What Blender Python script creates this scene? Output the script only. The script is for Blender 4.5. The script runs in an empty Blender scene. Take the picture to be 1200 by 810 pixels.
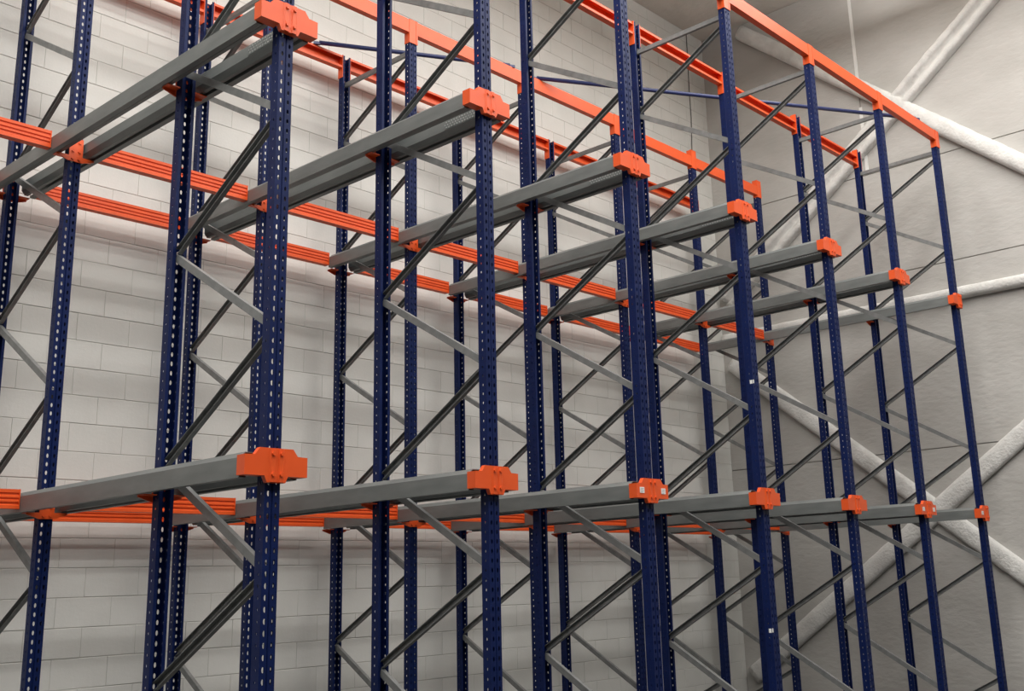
import bpy, bmesh, math, random
from mathutils import Vector, Matrix, noise

random.seed(7)
SC = bpy.context.scene
COL = SC.collection

# ------------------------------------------------------------------ camera
F_PX, YAW, PITCH, ROLL = 1280.7, 0.8529, 0.2479, -0.0343
CAM = Vector((-2.8468, -4.2695, 1.5996))
cy, sy, cp, sp = math.cos(YAW), math.sin(YAW), math.cos(PITCH), math.sin(PITCH)
FWD = Vector((sy * cp, cy * cp, sp))
R0 = Vector((cy, -sy, 0.0))
U0 = R0.cross(FWD)
RIGHT = R0 * math.cos(ROLL) + U0 * math.sin(ROLL)
UP = -R0 * math.sin(ROLL) + U0 * math.cos(ROLL)
cam_data = bpy.data.cameras.new('camera')
cam_data.sensor_fit = 'HORIZONTAL'
cam_data.sensor_width = 36.0
cam_data.lens = F_PX * 36.0 / 1200.0
cam_data.shift_x = -57.53 / 1200.0
cam_data.shift_y = -42.96 / 1200.0
cam_data.clip_start = 0.05
cam = bpy.data.objects.new('camera', cam_data)
m = Matrix((RIGHT, UP, -FWD)).transposed().to_4x4()
m.translation = CAM
cam.matrix_world = m
COL.objects.link(cam)
SC.camera = cam

# ------------------------------------------------------------------ light
world = bpy.data.worlds.new('hall_air')
world.use_nodes = True
world.node_tree.nodes['Background'].inputs[0].default_value = (0.95, 0.97, 1.0, 1)
world.node_tree.nodes['Background'].inputs[1].default_value = 0.04
SC.world = world

def strip_lamps(x, y, z, length, down, up):
    """one continuous row of fluorescent fittings hung under the roof, along the rack: light goes down and up"""
    for power, tilt, ln in ((down, 0.0, length), (up, math.pi, length + 1.2)):
        d = bpy.data.lights.new('strip_lamp_row', 'AREA')
        d.shape = 'RECTANGLE'
        d.size, d.size_y = ln, 0.40
        d.energy = power
        d.color = (1.0, 0.982, 0.95)
        o = bpy.data.objects.new('strip_lamp_row', d)
        o.location = (x, y, z)
        o.rotation_euler = (tilt, 0, 0)
        COL.objects.link(o)

for ly, down, up in ((0.5, 200, 170), (-1.1, 340, 170), (-2.7, 450, 170), (-5.2, 460, 130)):
    strip_lamps(0.15, ly, 8.25, 15.8, down, up)

SC.view_settings.view_transform = 'Standard'
SC.view_settings.look = 'None'
SC.view_settings.exposure = 0.0
SC.view_settings.gamma = 1.0
SC.view_settings.use_curve_mapping = False

# ------------------------------------------------------------------ materials
def new_mat(name):
    mt = bpy.data.materials.new(name)
    mt.use_nodes = True
    nt = mt.node_tree
    return mt, nt, nt.nodes['Principled BSDF']

def mottled(name, c1, c2, scale, rough=0.5, metal=0.0, bump=0.0, bscale=None, detail=6.0, stretch=None, bdist=0.01):
    mt, nt, bs = new_mat(name)
    N, L = nt.nodes, nt.links
    tc = N.new('ShaderNodeTexCoord')
    mp = N.new('ShaderNodeMapping')
    if stretch:
        mp.inputs['Scale'].default_value = stretch
    L.new(tc.outputs['Object'], mp.inputs['Vector'])
    nz = N.new('ShaderNodeTexNoise')
    nz.inputs['Scale'].default_value = scale
    nz.inputs['Detail'].default_value = detail
    L.new(mp.outputs['Vector'], nz.inputs['Vector'])
    cr = N.new('ShaderNodeValToRGB')
    cr.color_ramp.elements[0].position = 0.3
    cr.color_ramp.elements[1].position = 0.7
    cr.color_ramp.elements[0].color = (*c1, 1)
    cr.color_ramp.elements[1].color = (*c2, 1)
    L.new(nz.outputs['Fac'], cr.inputs['Fac'])
    L.new(cr.outputs['Color'], bs.inputs['Base Color'])
    bs.inputs['Roughness'].default_value = rough
    bs.inputs['Metallic'].default_value = metal
    if bump:
        n2 = N.new('ShaderNodeTexNoise')
        n2.inputs['Scale'].default_value = bscale or scale * 6
        n2.inputs['Detail'].default_value = 8
        L.new(mp.outputs['Vector'], n2.inputs['Vector'])
        bp = N.new('ShaderNodeBump')
        bp.inputs['Strength'].default_value = bump
        bp.inputs['Distance'].default_value = bdist
        L.new(n2.outputs['Fac'], bp.inputs['Height'])
        L.new(bp.outputs['Normal'], bs.inputs['Normal'])
    return mt

NAVY = mottled('navy_paint', (0.002, 0.009, 0.060), (0.0035, 0.013, 0.078), 9, rough=0.48)
NAVY.node_tree.nodes['Principled BSDF'].inputs['Specular IOR Level'].default_value = 0.2
TUBE_BLUE = mottled('tube_blue_paint', (0.016, 0.026, 0.10), (0.022, 0.034, 0.125), 9, rough=0.38)
ORANGE = mottled('orange_paint', (0.74, 0.085, 0.012), (0.80, 0.10, 0.015), 7, rough=0.42)
ZINC = mottled('galvanised_steel', (0.150, 0.162, 0.160), (0.205, 0.218, 0.213), 14, rough=0.42, metal=0.2, bump=0.06, bscale=60, stretch=(1, .25, 1))
ZINC_BRACE = mottled('galvanised_bracing', (0.18, 0.187, 0.187), (0.245, 0.252, 0.25), 18, rough=0.40, metal=0.25)
ZINC_DOT = mottled('bright_zinc', (0.42, 0.43, 0.42), (0.52, 0.53, 0.52), 30, rough=0.4, metal=0.3)
BOLT = mottled('zinc_bolt', (0.6, 0.6, 0.58), (0.7, 0.7, 0.68), 30, rough=0.3, metal=0.8)
STICKER = mottled('white_sticker', (0.82, 0.82, 0.80), (0.88, 0.88, 0.86), 20, rough=0.5)
INK = mottled('printed_ink', (0.35, 0.33, 0.33), (0.45, 0.43, 0.42), 80, rough=0.6)
BLOCK = mottled('painted_block', (0.66, 0.655, 0.62), (0.735, 0.73, 0.695), 2.6, rough=0.72, bump=0.25, bscale=45, bdist=0.004)
MORTAR = mottled('mortar_joint', (0.50, 0.49, 0.46), (0.62, 0.61, 0.575), 3.1, rough=0.85, bump=0.3, bscale=50)
CONCRETE = mottled('sprayed_concrete', (0.42, 0.405, 0.38), (0.51, 0.495, 0.47), 1.6, rough=0.85, bump=0.32, bscale=13, bdist=0.02, stretch=(1, .7, 1.5))
JOINT = mottled('panel_joint', (0.24, 0.23, 0.21), (0.34, 0.33, 0.30), 4, rough=0.9)
SEAL = mottled('joint_sealant', (0.72, 0.715, 0.69), (0.80, 0.795, 0.77), 5, rough=0.7)
FIREPROOF = mottled('sprayed_fireproofing', (0.62, 0.61, 0.585), (0.76, 0.75, 0.725), 7, rough=0.92, bump=0.8, bscale=38, bdist=0.012)
CEIL = mottled('sprayed_ceiling', (0.60, 0.57, 0.52), (0.72, 0.69, 0.64), 1.4, rough=0.9, bump=0.7, bscale=6, bdist=0.03)
FLOOR = mottled('floor_concrete', (0.045, 0.044, 0.042), (0.07, 0.068, 0.065), 1.2, rough=0.5)
CABLE = mottled('dark_cable', (0.10, 0.095, 0.09), (0.14, 0.135, 0.13), 10, rough=0.6)

# ------------------------------------------------------------------ helpers
def mesh_from_bm(bm, name, mat, smooth=False):
    me = bpy.data.meshes.new(name)
    bm.normal_update()
    bm.to_mesh(me)
    bm.free()
    for mt in (mat if isinstance(mat, (list, tuple)) else [mat]):
        me.materials.append(mt)
    if smooth:
        for p in me.polygons:
            p.use_smooth = True
    return me

def obj(name, me, parent=None, loc=(0, 0, 0), rotz=0.0):
    o = bpy.data.objects.new(name, me)
    o.location = loc
    o.rotation_euler = (0, 0, rotz)
    if parent is not None:
        o.parent = parent
    COL.objects.link(o)
    return o

def tag(o, label, cat, group=None):
    o['label'] = label
    o['category'] = cat
    if group:
        o['group'] = group
    return o

def thing(name, label, cat, loc=(0, 0, 0), rotz=0.0, group=None):
    o = bpy.data.objects.new(name, None)
    o.empty_display_size = 0.1
    o.location = loc
    o.rotation_euler = (0, 0, rotz)
    COL.objects.link(o)
    return tag(o, label, cat, group)

def box(bm, x0, x1, y0, y1, z0, z1, mi=0):
    vs = [bm.verts.new(v) for v in ((x0, y0, z0), (x1, y0, z0), (x1, y1, z0), (x0, y1, z0),
                                    (x0, y0, z1), (x1, y0, z1), (x1, y1, z1), (x0, y1, z1))]
    for f in ((3, 2, 1, 0), (4, 5, 6, 7), (0, 1, 5, 4), (1, 2, 6, 5), (2, 3, 7, 6), (3, 0, 4, 7)):
        bm.faces.new([vs[i] for i in f]).material_index = mi
    return vs

def extrude_poly(bm, pts, a, b, fn):
    """closed polygon pts (2D) swept from a to b; fn(p, t) gives the 3D point"""
    A = [bm.verts.new(fn(p, a)) for p in pts]
    B = [bm.verts.new(fn(p, b)) for p in pts]
    n = len(pts)
    for i in range(n):
        j = (i + 1) % n
        bm.faces.new((A[i], A[j], B[j], B[i]))
    bm.faces.new(A[::-1])
    bm.faces.new(B)
    bmesh.ops.recalc_face_normals(bm, faces=bm.faces)

def sheet_outline(pts, t):
    """closed outline of an open polyline given thickness t"""
    P = [Vector(p) for p in pts]
    L, Rr = [], []
    for i, p in enumerate(P):
        ds = []
        if i > 0:
            ds.append((P[i] - P[i - 1]).normalized())
        if i < len(P) - 1:
            ds.append((P[i + 1] - P[i]).normalized())
        ns = [Vector((-d.y, d.x)) for d in ds]
        n = sum(ns, Vector((0, 0)))
        n.normalize()
        k = 1.0 / max(0.4, n.dot(ns[0]))
        L.append(p + n * t * .5 * k)
        Rr.append(p - n * t * .5 * k)
    return [tuple(v) for v in L] + [tuple(v) for v in reversed(Rr)]

def disc_prism(bm, c, axis, r, h, n=6, mi=0):
    """short prism centred at c along axis"""
    ax = Vector(axis).normalized()
    q = ax.to_track_quat('Z', 'Y')
    A, B = [], []
    for i in range(n):
        a = 2 * math.pi * i / n
        v = q @ Vector((r * math.cos(a), r * math.sin(a), 0))
        A.append(bm.verts.new(Vector(c) + v))
        B.append(bm.verts.new(Vector(c) + v + ax * h))
    for i in range(n):
        j = (i + 1) % n
        bm.faces.new((A[i], A[j], B[j], B[i])).material_index = mi
    bm.faces.new(A[::-1]).material_index = mi
    bm.faces.new(B).material_index = mi

def grid_project(p):
    d = Vector(p) - CAM
    w = d.dot(FWD)
    if w < 0.1:
        return None
    return (657.53 + F_PX * d.dot(RIGHT) / w, 362.04 - F_PX * d.dot(UP) / w)

# ------------------------------------------------------------------ layout
LANE = 1.4
ROWS = (0.0, 0.9211, 2.275, 3.193)
Z1, Z2 = 2.171, 4.388
WALL_Y, WALL_X, CEIL_Z = 3.40, 9.15, 9.0

# ------------------------------------------------------------------ structure: floor, ceiling, walls
def struct(name, me, parent=None, loc=(0, 0, 0)):
    o = obj(name, me, parent, loc)
    if parent is None:
        o['kind'] = 'structure'
    return o

bm = bmesh.new(); box(bm, -9, WALL_X + .3, -12, WALL_Y + .3, -0.2, 0.0)
struct('floor', mesh_from_bm(bm, 'floor', FLOOR))
bm = bmesh.new(); box(bm, -9, WALL_X + .3, -12, WALL_Y + .3, CEIL_Z, CEIL_Z + .25)
struct('ceiling', mesh_from_bm(bm, 'ceiling', CEIL))

# back wall: mortar bed with painted blocks standing proud of it
bm = bmesh.new(); box(bm, -7.0, WALL_X + .3, WALL_Y + 0.004, WALL_Y + 0.28, 0, CEIL_Z)
wall_back = struct('wall_back', mesh_from_bm(bm, 'wall_back', MORTAR))
BL, BH, Z_OFF = 0.392, 0.2, 0.03

def block_bm(bm, cx, cyy, cz, w, h):
    e = 0.0022
    d = 0.006
    x0, x1, z0, z1 = cx - w / 2, cx + w / 2, cz - h / 2, cz + h / 2
    f = [(x0 + e, cyy, z0 + e), (x1 - e, cyy, z0 + e), (x1 - e, cyy, z1 - e), (x0 + e, cyy, z1 - e)]
    g = [(x0, cyy + e, z0), (x1, cyy + e, z0), (x1, cyy + e, z1), (x0, cyy + e, z1)]
    k = [(x0, cyy + d, z0), (x1, cyy + d, z0), (x1, cyy + d, z1), (x0, cyy + d, z1)]
    F_, G_, K_ = ([bm.verts.new(v) for v in s] for s in (f, g, k))
    bm.faces.new(F_)
    for i in range(4):
        j = (i + 1) % 4
        bm.faces.new((F_[j], F_[i], G_[i], G_[j]))
        bm.faces.new((G_[j], G_[i], K_[i], K_[j]))

blocks = []
for k in range(-1, 46):
    z0 = max(0.0, Z_OFF + (k) * BH)
    z1 = min(CEIL_Z, Z_OFF + (k + 1) * BH)
    if z1 - z0 < 0.02:
        continue
    off = 0.616 if (k - 15) % 2 == 0 else 0.81
    n0 = math.floor((-7.0 - off) / BL)
    for i in range(n0, n0 + 46):
        x0, x1 = off + i * BL, off + (i + 1) * BL
        x0, x1 = max(x0, -7.0), min(x1, WALL_X)
        if x1 - x0 < 0.03:
            continue
        c = ((x0 + x1) / 2, WALL_Y + random.uniform(-.0012, .0012), (z0 + z1) / 2)
        w, h = x1 - x0 - random.uniform(.0008, .0030), z1 - z0 - random.uniform(.0025, .0065)
        pr = grid_project(c)
        size = 0
        if pr and -15 < pr[0] < 1215 and -15 < pr[1] < 825:
            a = grid_project((x0, WALL_Y, z0)); b = grid_project((x1, WALL_Y, z1))
            size = abs((b[0] - a[0]) * (z1 - z0) / 0.2) * abs(F_PX * h / (Vector(c) - CAM).dot(FWD))
        blocks.append((size, c, w, h))
blocks.sort(key=lambda b: -b[0])
bm = bmesh.new(); block_bm(bm, 0, 0, 0, BL - .0034, BH - .0045)
BLOCK_ME = mesh_from_bm(bm, 'block', BLOCK)
for s, c, w, h in blocks[:298]:
    o = obj('block', BLOCK_ME, wall_back, c)
    o.scale = (w / (BL - .0034), 1, h / (BH - .0045))
bm = bmesh.new()
for s, c, w, h in blocks[298:]:
    block_bm(bm, c[0], c[1], c[2], w, h)
o = obj('block_courses', mesh_from_bm(bm, 'block_courses', BLOCK), wall_back)
o['kind'] = 'stuff'

# right wall: sprayed concrete panels with recessed joints
bm = bmesh.new(); box(bm, WALL_X + 0.012, WALL_X + .3, -12, WALL_Y + .004, 0, CEIL_Z)
wall_right = struct('wall_right', mesh_from_bm(bm, 'wall_right', JOINT))

def panel(y0, y1, z0, z1, g=0.006):
    bm = bmesh.new()
    nx, nz = max(2, int((y1 - y0) / .5)), max(2, int((z1 - z0) / .5))
    y0, y1, z0, z1 = y0 + g, y1 - g, z0 + g, z1 - g
    V = [[bm.verts.new((WALL_X + 0.003 * noise.noise((0, y * .9, z * .9)), y, z))
          for z in [z0 + (z1 - z0) * j / nz for j in range(nz + 1)]]
         for y in [y0 + (y1 - y0) * i / nx for i in range(nx + 1)]]
    for i in range(nx):
        for j in range(nz):
            bm.faces.new((V[i][j], V[i][j + 1], V[i + 1][j + 1], V[i + 1][j]))
    rim = [V[i][0] for i in range(nx + 1)] + [V[nx][j] for j in range(1, nz + 1)] \
        + [V[i][nz] for i in range(nx - 1, -1, -1)] + [V[0][j] for j in range(nz - 1, 0, -1)]
    back = [bm.verts.new((WALL_X + .014, v.co.y, v.co.z)) for v in rim]
    n = len(rim)
    for i in range(n):
        j = (i + 1) % n
        bm.faces.new((rim[i], rim[j], back[j], back[i]))
    bmesh.ops.recalc_face_normals(bm, faces=bm.faces)
    return mesh_from_bm(bm, 'concrete_panel', CONCRETE)

SEAM_Y = 1.15
for (y0, y1, z0, z1) in ((-12, WALL_Y + .012, 0, 2.95), (-12, WALL_Y + .012, 2.95, 5.05),
                         (-12, WALL_Y + .012, 5.05, 6.35),
                         (-12, SEAM_Y, 6.35, CEIL_Z), (SEAM_Y, WALL_Y + .012, 6.35, CEIL_Z)):
    obj('concrete_panel', panel(y0, y1, z0, z1), wall_right)
for z0, z1 in ((6.36, 6.60), (6.93, 7.24), (7.56, CEIL_Z - .01)):
    bm = bmesh.new(); box(bm, WALL_X - .008, WALL_X + .013, SEAM_Y - .02, SEAM_Y + .02, z0, z1)
    o = obj('joint_seal', mesh_from_bm(bm, 'joint_seal', SEAL), wall_right); o['label'] = 'pale vertical sealant strip'

# ------------------------------------------------------------------ upright posts (perforated omega section)
PITCH_H = 0.05

def post_mesh(height):
    # profile strips: (p0, p1, holes?) in local (x, y); web faces -Y, open side +Y
    w, d0, d1 = 0.040, -0.030, 0.030
    strips = [((-.022, d1), (-w, d1), 0), ((-w, d1), (-w, .010), 0), ((-w, .010), (-w, -.012), 1), ((-w, -.012), (-w, d0), 0),
              ((-w, d0), (-.030, d0), 0), ((-.030, d0), (-.010, d0), 2), ((-.010, d0), (-.005, d0), 0),
              ((-.005, d0), (0, d0 + .006), 0), ((0, d0 + .006), (.005, d0), 0), ((.005, d0), (.010, d0), 0),
              ((.010, d0), (.030, d0), 2), ((.030, d0), (w, d0), 0), ((w, d0), (w, -.012), 0), ((w, -.012), (w, .010), 1),
              ((w, .010), (w, d1), 0), ((w, d1), (.022, d1), 0)]
    bm = bmesh.new()
    n = int(height / PITCH_H)
    zs = [0.012 + (height - 0.012) * i / n for i in range(n + 1)]
    pts = [strips[0][0]] + [s[1] for s in strips]
    G = [[bm.verts.new((p[0], p[1], z)) for z in zs] for p in pts]
    for s, (p0, p1, kind) in enumerate(strips):
        a, b = Vector(p0), Vector(p1)
        for i in range(n):
            c = (G[s][i], G[s + 1][i], G[s + 1][i + 1], G[s][i + 1])
            if not kind:
                bm.faces.new(c)
                continue
            zc = (zs[i] + zs[i + 1]) / 2
            mid = (a + b) / 2
            t = (b - a).normalized()
            rw, rh = (.0064, .0125) if kind == 2 else (.0045, .0075)
            ring = []
            for k in range(8):
                ang = -math.pi / 2 - math.pi / 8 - math.pi / 4 + k * math.pi / 4 + math.pi / 4
                q = mid + t * rw * 1.05 * math.cos(ang)
                ring.append(bm.verts.new((q.x, q.y, zc + rh * 1.05 * math.sin(ang))))
            # ring starts at lower-left, walks counter-clockwise in (t, z)
            for e in range(4):
                r0, r1 = ring[(2 * e) % 8], ring[(2 * e + 1) % 8]
                bm.faces.new((c[e], c[(e + 1) % 4], r1, r0))
                r2 = ring[(2 * e + 2) % 8]
                bm.faces.new((c[(e + 1) % 4], r2, r1))
    bmesh.ops.recalc_face_normals(bm, faces=bm.faces)
    bmesh.ops.solidify(bm, geom=bm.faces[:], thickness=0.0024)
    return mesh_from_bm(bm, 'post', NAVY)

POST_FRONT = post_mesh(6.325)
POST_ME = post_mesh(6.37)

def channel_mesh(p, q, web, flange, open_sign, name, mat):
    """C section from p to q (both in the plane x=0, coordinates (y, z)); web side at -open_sign*x"""
    p, q = Vector((0, *p)), Vector((0, *q))
    ax = (q - p).normalized()
    side = Vector((1, 0, 0))
    nrm = ax.cross(side)
    h = web / 2
    f = flange / 2
    prof = sheet_outline([(f, -h), (-f, -h), (-f, h), (f, h)], 0.003)
    L = (q - p).length
    bm = bmesh.new()
    extrude_poly(bm, prof, 0, L, lambda c, t: p + ax * t + side * (c[0] * open_sign) + nrm * c[1])
    return mesh_from_bm(bm, name, mat)

FN = [0.59, 1.70, 2.81, 3.905, 4.965, 6.02]
RN = [0.10, 1.17, 2.25, 3.37, 4.44, 5.505]
YF, YR = 0.018, ROWS[1] - 0.018
def brace_set(dz):
    out = []
    for i in range(6):
        # rear low -> front high : section open towards the left, its dark hollow in view
        out.append(channel_mesh((YR, RN[i] + dz + .019), (YF, FN[i] + dz - .019), .037, .025, -1, 'brace', ZINC_BRACE))
        if i < 5:
            out.append(channel_mesh((YF, FN[i] + dz + .019), (YR, RN[i + 1] + dz - .019), .037, .025, 1, 'brace', ZINC_BRACE))
    return out

BRACES = {False: brace_set(0.0), True: brace_set(0.035)}
HORIZ_ME = channel_mesh((YF, 6.085), (YR, 6.085), .036, .025, 1, 'tie', ZINC_BRACE)
LOWTIE_ME = channel_mesh((YF, .06), (YR, .06), .036, .025, 1, 'tie', ZINC_BRACE)

bm = bmesh.new(); box(bm, -.08, .08, -.075, .075, 0, .010)
for sx in (-1, 1):
    disc_prism(bm, (sx * .065, -.06, .01), (0, 0, 1), .011, .012)
BASE_ME = mesh_from_bm(bm, 'base_plate', NAVY)

def sleeve_mesh(z0, z1):
    bm = bmesh.new()
    t = .005
    extrude_poly(bm, [(-.0412 - t, .030), (-.0412 - t, -.0312 - t), (.0412 + t, -.0312 - t), (.0412 + t, .030),
                      (.0412, .030), (.0412, -.0312), (-.0412, -.0312), (-.0412, .030)], z0, z1,
                 lambda c, z: Vector((c[0], c[1], z)))
    # folded seam and two bolt heads
    box(bm, .026, .029, -.0312 - t - .002, -.0312 - t, z0, z1)
    return mesh_from_bm(bm, 'top_sleeve', ORANGE)

SLEEVE_FRONT = sleeve_mesh(6.135, 6.33)
SLEEVE_ME = sleeve_mesh(6.155, 6.375)

# arm bracket carried by the inner posts: plate, cross arm under the rails, bolts
def arm_mesh(left=True, right=True):
    bm = bmesh.new()
    u0, u1 = (-.118 if left else -.043), (.118 if right else .043)
    extrude_poly(bm, [(-.043, .058), (-.043, -.062), (u0, -.062), (u0, -.074), (-.045, -.098), (.045, -.098),
                      (u1, -.074), (u1, -.062), (.043, -.062), (.043, .058)], -.040, -.0315,
                 lambda c, y: Vector((c[0], y, c[1])))
    if left:
        box(bm, u0, -.045, -.0315, .02, -.067, -.0617)
    if right:
        box(bm, .045, u1, -.0315, .02, -.067, -.0617)
    for sx in (-.02, .02):
        for z in (.03, -.03, -.08):
            disc_prism(bm, (sx, -.040, z), (0, -1, 0), .0085, .007)
    bmesh.ops.recalc_face_normals(bm, faces=bm.faces)
    return mesh_from_bm(bm, 'arm_bracket', ORANGE)

ARM_ME, ARM_HALF = arm_mesh(), arm_mesh(True, False)
ARM_HALF_M = arm_mesh(False, True)

ORD = ['leftmost', 'second', 'third', 'fourth', 'fifth', 'sixth', 'seventh']

def line_name(i):
    return {-1: 'just outside the left edge', 0: 'leftmost line', 6: 'rightmost line'}.get(i, ORD[i] + ' line from the left' if i >= 0 else '')

def upright_frame(i, rear):
    y = ROWS[2] if rear else ROWS[0]
    if i == -1:
        lab = 'rear blue upright frame standing left of the leftmost rails'
    elif rear:
        lab = 'blue perforated upright frame with zigzag braces near block wall, ' + line_name(i)
    else:
        lab = 'blue perforated upright frame with zigzag braces in front row, ' + line_name(i)
    t = thing('upright_frame', lab, 'rack frame', (i * LANE, y, 0), 0, 'upright frames of the drive-in rack')
    pf = POST_ME if rear else POST_FRONT
    obj('post', pf, t)
    obj('post', POST_ME, t, (0, ROWS[1], 0), math.pi)
    obj('base_plate', BASE_ME, t)
    obj('base_plate', BASE_ME, t, (0, ROWS[1], 0), math.pi)
    obj('top_sleeve', SLEEVE_ME if rear else SLEEVE_FRONT, t)['label'] = 'orange sleeve at the post head'
    obj('top_sleeve', SLEEVE_ME, t, (0, ROWS[1], 0), math.pi)['label'] = 'orange sleeve at the post head'
    for me in BRACES[rear]:
        obj('brace', me, t)
    obj('tie', HORIZ_ME, t)
    obj('tie', LOWTIE_ME, t)
    for z in (Z1, Z2):
        a, b = (ARM_ME, ARM_ME) if i < 6 else (ARM_HALF, ARM_HALF_M)
        if rear:
            obj('arm_bracket', a, t, (0, 0, z))['label'] = 'orange bracket carrying the rails'
        obj('arm_bracket', b, t, (0, ROWS[1], z), math.pi)['label'] = 'orange bracket carrying the rails'
    return t

for i in range(7):
    fr = upright_frame(i, False)
    if i == 3:                      # two small inspection labels on this front post
        bm = bmesh.new(); box(bm, -.0405, -.040, -.024, -.002, -.014, .014); box(bm, -.0405, -.028, -.0312, -.030, -.012, .016)
        me = mesh_from_bm(bm, 'post_label', STICKER)
        for z in (3.03, 1.24):
            obj('post_label', me, fr, (0, 0, z))['label'] = 'tiny white label on the post'
for i in range(-1, 7):
    upright_frame(i, True)

# ------------------------------------------------------------------ pallet rails
RAIL_L = 3.175
def rail_mesh(side):
    prof = [(.118, -.046), (.118, -.060), (.150, -.060), (.150, .027), (.122, .052), (.072, .052), (.060, .040),
            (.060, -.022), (.082, -.050), (.104, -.050)]
    bm = bmesh.new()
    extrude_poly(bm, [(side * u, v) for u, v in sheet_outline(prof, .003)], 0.004, RAIL_L,
                 lambda c, y: Vector((c[0], y, c[1])))
    return mesh_from_bm(bm, 'pallet_rail', ZINC)

def perforation_mesh(side):
    bm = bmesh.new()
    xa = side * .0585
    box(bm, min(xa, xa - side * .003), max(xa, xa - side * .003), .06, .40, -.018, .036)
    for k in range(14):
        for j in range(3):
            disc_prism(bm, (xa - side * .003, .075 + k * .0235 + (j % 2) * .012, -.008 + j * .017), (-side, 0, 0), .0042, .003, 6, 1)
    return mesh_from_bm(bm, 'perforated_plate', [ZINC, ZINC_DOT])

RAIL = {s: rail_mesh(s) for s in (-1, 1)}
PERF = {s: perforation_mesh(s) for s in (-1, 1)}
for lev, z in (('lower', Z1), ('upper', Z2)):
    for i in range(7):
        for s in (-1, 1):
            if i == 6 and s == 1:
                continue
            o = obj('pallet_rail', RAIL[s], None, (i * LANE, 0, z))
            where = {0: 'leftmost upright line', 6: 'rightmost upright line'}.get(i, ORD[i] + ' upright line from left')
            tag(o, f"{lev} galvanised pallet rail on the {'left' if s < 0 else 'right'} side of the {where}", 'pallet rail',
                f'{lev} level pallet rails')
            obj('perforated_plate', PERF[s], o)['label'] = 'dotted plate inside the rail'

# ------------------------------------------------------------------ front end brackets
def end_bracket(half=False):
    bm = bmesh.new()
    R = [(.165, -.054), (.165, .036), (.112, .038), (.088, .070)] if not half else [(.060, -.05), (.060, .070)]
    Lf = [(-.088, .070), (-.112, .038), (-.165, .036), (-.165, -.054)]
    low = [(-.062, -.054), (-.048, -.084), (.048, -.084), (.062, -.054)] if not half else [(-.062, -.054), (-.048, -.084), (.048, -.084)]
    poly = Lf[::-1][::-1] + low + (R if not half else R)
    extrude_poly(bm, poly, -.058, -.0312, lambda c, y: Vector((c[0], y, c[1])))
    return bm

def bracket_meshes(half):
    bm = end_bracket(half)
    # wings wrap back around the rail ends
    box(bm, -.165, -.056, -.0313, .0035, -.054, .036)
    if not half:
        box(bm, .056, .165, -.0313, .0035, -.054, .036)
    # raised, folded centre strip
    extrude_poly(bm, [(-.040, -.0575), (-.032, -.0645), (-.012, -.0645), (-.008, -.0595), (.008, -.0595), (.012, -.0645),
                      (.032, -.0645), (.040, -.0575)], -.082, .069, lambda c, z: Vector((c[0], c[1], z)))
    plate = mesh_from_bm(bm, 'bracket_plate', ORANGE)
    bm = bmesh.new()
    disc_prism(bm, (0, 0, 0), (0, -1, 0), .010, .009, 6)
    bolt = mesh_from_bm(bm, 'bolt', ORANGE)
    return plate, bolt

B_FULL, B_BOLT = bracket_meshes(False)
B_HALF, _ = bracket_meshes(True)
bm = bmesh.new(); box(bm, -.022, .022, -.0025, 0, -.018, .018, 0)
for k in range(4):
    box(bm, -.016, .016 - .006 * (k % 2), -.0029, -.0025, .010 - k * .0075 - .0015, .010 - k * .0075 + .0015, 1)
STICK_ME = mesh_from_bm(bm, 'sticker', [STICKER, INK])
for lev, z in (('lower', Z1), ('upper', Z2)):
    for i in range(7):
        stk = lev == 'lower' and i in (2, 5, 6)
        pos = {0: 'leftmost front post', 6: 'rightmost front post'}.get(i, ORD[i] + ' front post from left')
        lab = f'orange rail end bracket at {lev} level on the {pos}'
        if stk:
            lab = f'orange rail end bracket with {"one white sticker" if i == 6 else "two white stickers"}, {lev} level, {pos}'
        t = thing('rail_end_bracket', lab, 'bracket', (i * LANE, 0, z), 0, f'{lev} level rail end brackets')
        obj('bracket_plate', B_HALF if i == 6 else B_FULL, t)
        for sx in (-.022, .022):
            for zz in (-.048, .045):
                obj('bolt', B_BOLT, t, (sx, -.0635, zz))
        if stk:
            for sx in ((-.112, .112) if i != 6 else (-.112,)):
                obj('sticker', STICK_ME, t, (sx, -.058, -.006))['label'] = 'small white printed sticker'

# ------------------------------------------------------------------ ribbed beams along the two rear rows
def rib_beam():
    h, d = .055, .028
    front = []
    for (z, y) in ((-h, -d), (-.036, -d), (-.031, -d + .007), (-.022, -d + .007), (-.017, -d), (-.007, -d), (-.003, -d + .007),
                   (.003, -d + .007), (.007, -d), (.017, -d), (.022, -d + .007), (.031, -d + .007), (.036, -d), (h, -d)):
        front.append((y, z))
    prof = front + [(d, h), (d, -h)]
    L = LANE / 2 - .158
    bm = bmesh.new()
    extrude_poly(bm, prof, -L, L, lambda c, x: Vector((x, c[0], c[1])))
    body = mesh_from_bm(bm, 'crossbar_profile', ORANGE)
    bm = bmesh.new()
    box(bm, -.003, .003, -.030, .030, -.056, .056)
    return body, mesh_from_bm(bm, 'end_plate', ORANGE)

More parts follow.
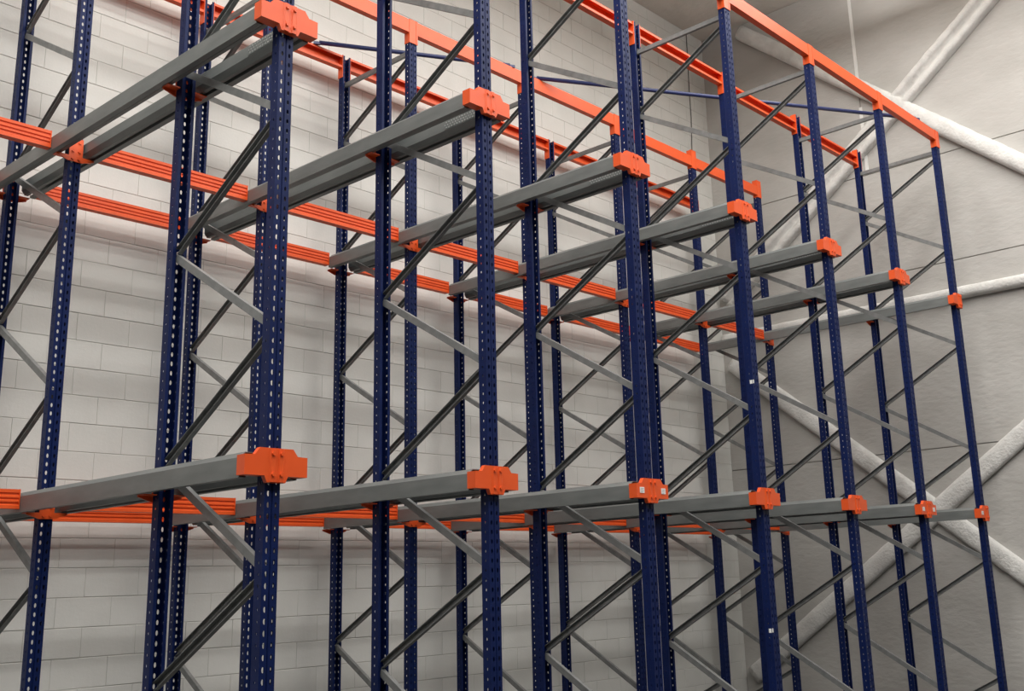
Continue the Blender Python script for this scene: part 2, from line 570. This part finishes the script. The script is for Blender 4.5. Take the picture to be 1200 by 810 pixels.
RB, RBP = rib_beam()
def bay(i):
    if i == -1:
        return 'left of the leftmost upright line'
    if i == 5:
        return 'between the last two upright lines at right'
    return f'between {ORD[i] if i else "first"} and {ORD[i + 1]} upright lines'
for lev, z in (('lower', Z1), ('upper', Z2)):
    for r, rn in ((2, 'front of the rear frames'), (3, 'the wall')):
        for i in range(-1, 6):
            lab = f'{lev} orange ribbed crossbar {"beside the wall" if r == 3 else "in third post row"} {bay(i)}'
            t = thing('ribbed_crossbar', lab, 'crossbar', ((i + .5) * LANE, ROWS[r], z + .012), 0, f'{lev} level orange ribbed crossbars')
            obj('crossbar_profile', RB, t)
            for s in (-1, 1):
                obj('end_plate', RBP, t, (s * (LANE / 2 - .158 + .0005), 0, 0), 0 if s < 0 else math.pi)

# ------------------------------------------------------------------ top beams (C section)
def top_beam(z0, z1, flip):
    s = -1 if flip else 1
    d = .026
    prof = sheet_outline([(d, z0 + .019), (d, z0), (-d, z0), (-d, z1), (d, z1), (d, z1 - .019)], .004)
    L = LANE / 2 - .0468
    bm = bmesh.new()
    extrude_poly(bm, [(s * a, b) for a, b in prof], -L, L, lambda c, x: Vector((x, c[0], c[1])))
    return mesh_from_bm(bm, 'top_crossbar', ORANGE)

TB = {}
for r in range(4):
    for i in range(-1 if r >= 2 else 0, 6):
        z0, z1 = [(6.215, 6.322), (6.25, 6.362), (6.25, 6.367), (6.25, 6.367)][r]
        if r == 1 and i >= 4:
            z0, z1 = 6.19, 6.302
        if r == 2 and i >= 4:
            z0, z1 = 6.182, 6.295
        flip = r in (1, 3)
        key = (z0, z1, flip)
        if key not in TB:
            TB[key] = top_beam(*key)
        rn = ['front', 'second', 'third', 'back'][r]
        yo = -.006 if r in (0, 2) else .006
        o = obj('top_crossbar', TB[key], None, ((i + .5) * LANE, ROWS[r] + yo, 0))
        tag(o, f'orange top crossbar of the {rn} post row {bay(i)}', 'crossbar', f'orange top crossbars of the {rn} row')

# ------------------------------------------------------------------ blue plan-bracing tubes on the post heads
def tube_mesh(p, q, r, n=14):
    p, q = Vector(p), Vector(q)
    bm = bmesh.new()
    disc_prism(bm, p, q - p, r, (q - p).length, n)
    me = mesh_from_bm(bm, 'tube', TUBE_BLUE)
    for f in me.polygons:
        f.use_smooth = len(f.vertices) == 4
    return me

for p, q, lab in (((2.48, 3.15, 6.388), (4.01, 2.262, 6.388), 'blue diagonal tube at rack top between wall row and third row'),
                  ((4.39, 2.262, 6.388), (7.93, .0, 6.344), 'long blue diagonal tube across rack top to the front right corner')):
    t = thing('diagonal_tube', lab, 'brace', p, 0, 'blue top bracing tubes')
    d = Vector(q) - Vector(p)
    obj('tube', tube_mesh((0, 0, 0), d, .020), t)
    for e, sg in ((Vector((0, 0, 0)), -1), (d, 1)):
        bm = bmesh.new()
        box(bm, -.03 + sg * .02, .03 + sg * .02, -.014, .014, -.0205, .004)
        obj('end_lug', mesh_from_bm(bm, 'end_lug', TUBE_BLUE), t, e, math.atan2(d.y, d.x))

# ------------------------------------------------------------------ fireproofed steel bracing on the right wall
def lumpy_bar(p, q, w, d, groove=False, amp=.010, seed=0.0, step=.07):
    """bar from p to q (y, z) lying in front of the right wall; w across, d deep (x)"""
    p3, q3 = Vector((0, *p)), Vector((0, *q))
    ax = (q3 - p3).normalized()
    out = Vector((-1, 0, 0))
    acr = ax.cross(out)
    L = (q3 - p3).length
    n = int(L / step)
    if groove:
        prof = [(-.5, 0), (-.5, .8), (-.42, 1), (-.26, 1), (-.16, .85), (-.12, .35), (.10, .35), (.15, .8), (.26, .95), (.42, .95), (.5, .8), (.5, 0)]
    else:
        prof = [(-.5, 0), (-.5, .62), (-.38, .9), (-.2, 1), (0, 1.02), (.2, 1), (.38, .9), (.5, .62), (.5, 0)]
    bm = bmesh.new()
    rings = []
    for i in range(n + 1):
        c = p3 + ax * (L * i / n)
        ring = []
        for (a, b) in prof:
            v = c + acr * (a * w) + out * (b * d)
            k = noise.noise(v * 9 + Vector((seed, 0, 0))) + .5 * noise.noise(v * 21 + Vector((seed, 3, 0)))
            if b > 0:
                v = v + (acr * (1 if a > 0 else -1) * abs(a) * 2 + out * b) * (k * amp)
            ring.append(bm.verts.new(v))
        rings.append(ring)
    m_ = len(prof)
    for i in range(n):
        for j in range(m_ - 1):
            bm.faces.new((rings[i][j], rings[i][j + 1], rings[i + 1][j + 1], rings[i + 1][j]))
    bm.faces.new(rings[0]); bm.faces.new(rings[-1][::-1])
    bmesh.ops.recalc_face_normals(bm, faces=bm.faces)
    return mesh_from_bm(bm, 'wind_brace', FIREPROOF, smooth=True)

def along(a, b, y):
    return (y, a[1] + (b[1] - a[1]) * (y - a[0]) / (b[0] - a[0]))

WX = WALL_X - .004
A0, A1 = (-.52, 8.02), (2.40, 5.79)
B0, B1 = (2.80, 8.91), (-.70, 5.93)
C0, C1 = (3.2, 4.27), (-.10, 1.56)
D0, D1 = (-.30, 3.02), (2.55, .98)
for nm, me, x, lab in (
        ('wind_brace', lumpy_bar(along(A0, A1, -1.58), along(A0, A1, 3.27), .25, .11, True, .010, 1.0), WX, 'upper white sprayed brace rising to the right with grooved face on concrete wall'),
        ('wind_brace', lumpy_bar(along(B0, B1, 2.74), along(B0, B1, -2.0), .20, .118, False, .006, 5.0), WX, 'upper white sprayed brace falling to the right from ceiling corner'),
        ('wind_brace', lumpy_bar(along(C0, C1, 3.27), along(C0, C1, -1.85), .21, .07, False, .006, 9.0), WX, 'lower white sprayed brace falling to the right behind the rack'),
        ('wind_brace', lumpy_bar(along(D0, D1, -2.2), along(D0, D1, 3.27), .21, .07, False, .007, 13.0), WX, 'lower white sprayed brace rising to the right behind the rack'),
        ('steel_girder', lumpy_bar((-4.5, 4.65), (3.35, 4.65), .13, .10, False, .004, 17.0), WX, 'horizontal white sprayed girder across the right concrete wall')):
    me.name = nm
    o = obj(nm, me, None, (x, 0, 0))
    tag(o, lab, 'brace' if nm == 'wind_brace' else 'girder', 'sprayed braces on the concrete wall' if nm == 'wind_brace' else None)

# ------------------------------------------------------------------ thin cable down the back wall
pts = [(8.76, 8.99), (8.755, 8.5), (8.74, 8.1), (8.745, 7.7), (8.715, 7.3), (8.70, 6.9), (8.71, 6.2), (8.70, 5.4), (8.705, 4.6)]
bm = bmesh.new()
rings = [[bm.verts.new((x + .006 * math.cos(a * math.pi / 3), WALL_Y - .010 + .006 * math.sin(a * math.pi / 3), z)) for a in range(6)]
         for x, z in pts]
for r0, r1 in zip(rings, rings[1:]):
    for k in range(6):
        bm.faces.new((r0[k], r0[(k + 1) % 6], r1[(k + 1) % 6], r1[k]))
bmesh.ops.recalc_face_normals(bm, faces=bm.faces)
o = obj('cable', mesh_from_bm(bm, 'cable', CABLE, smooth=True))
tag(o, 'thin dark cable hanging down the block wall near the corner', 'cable')
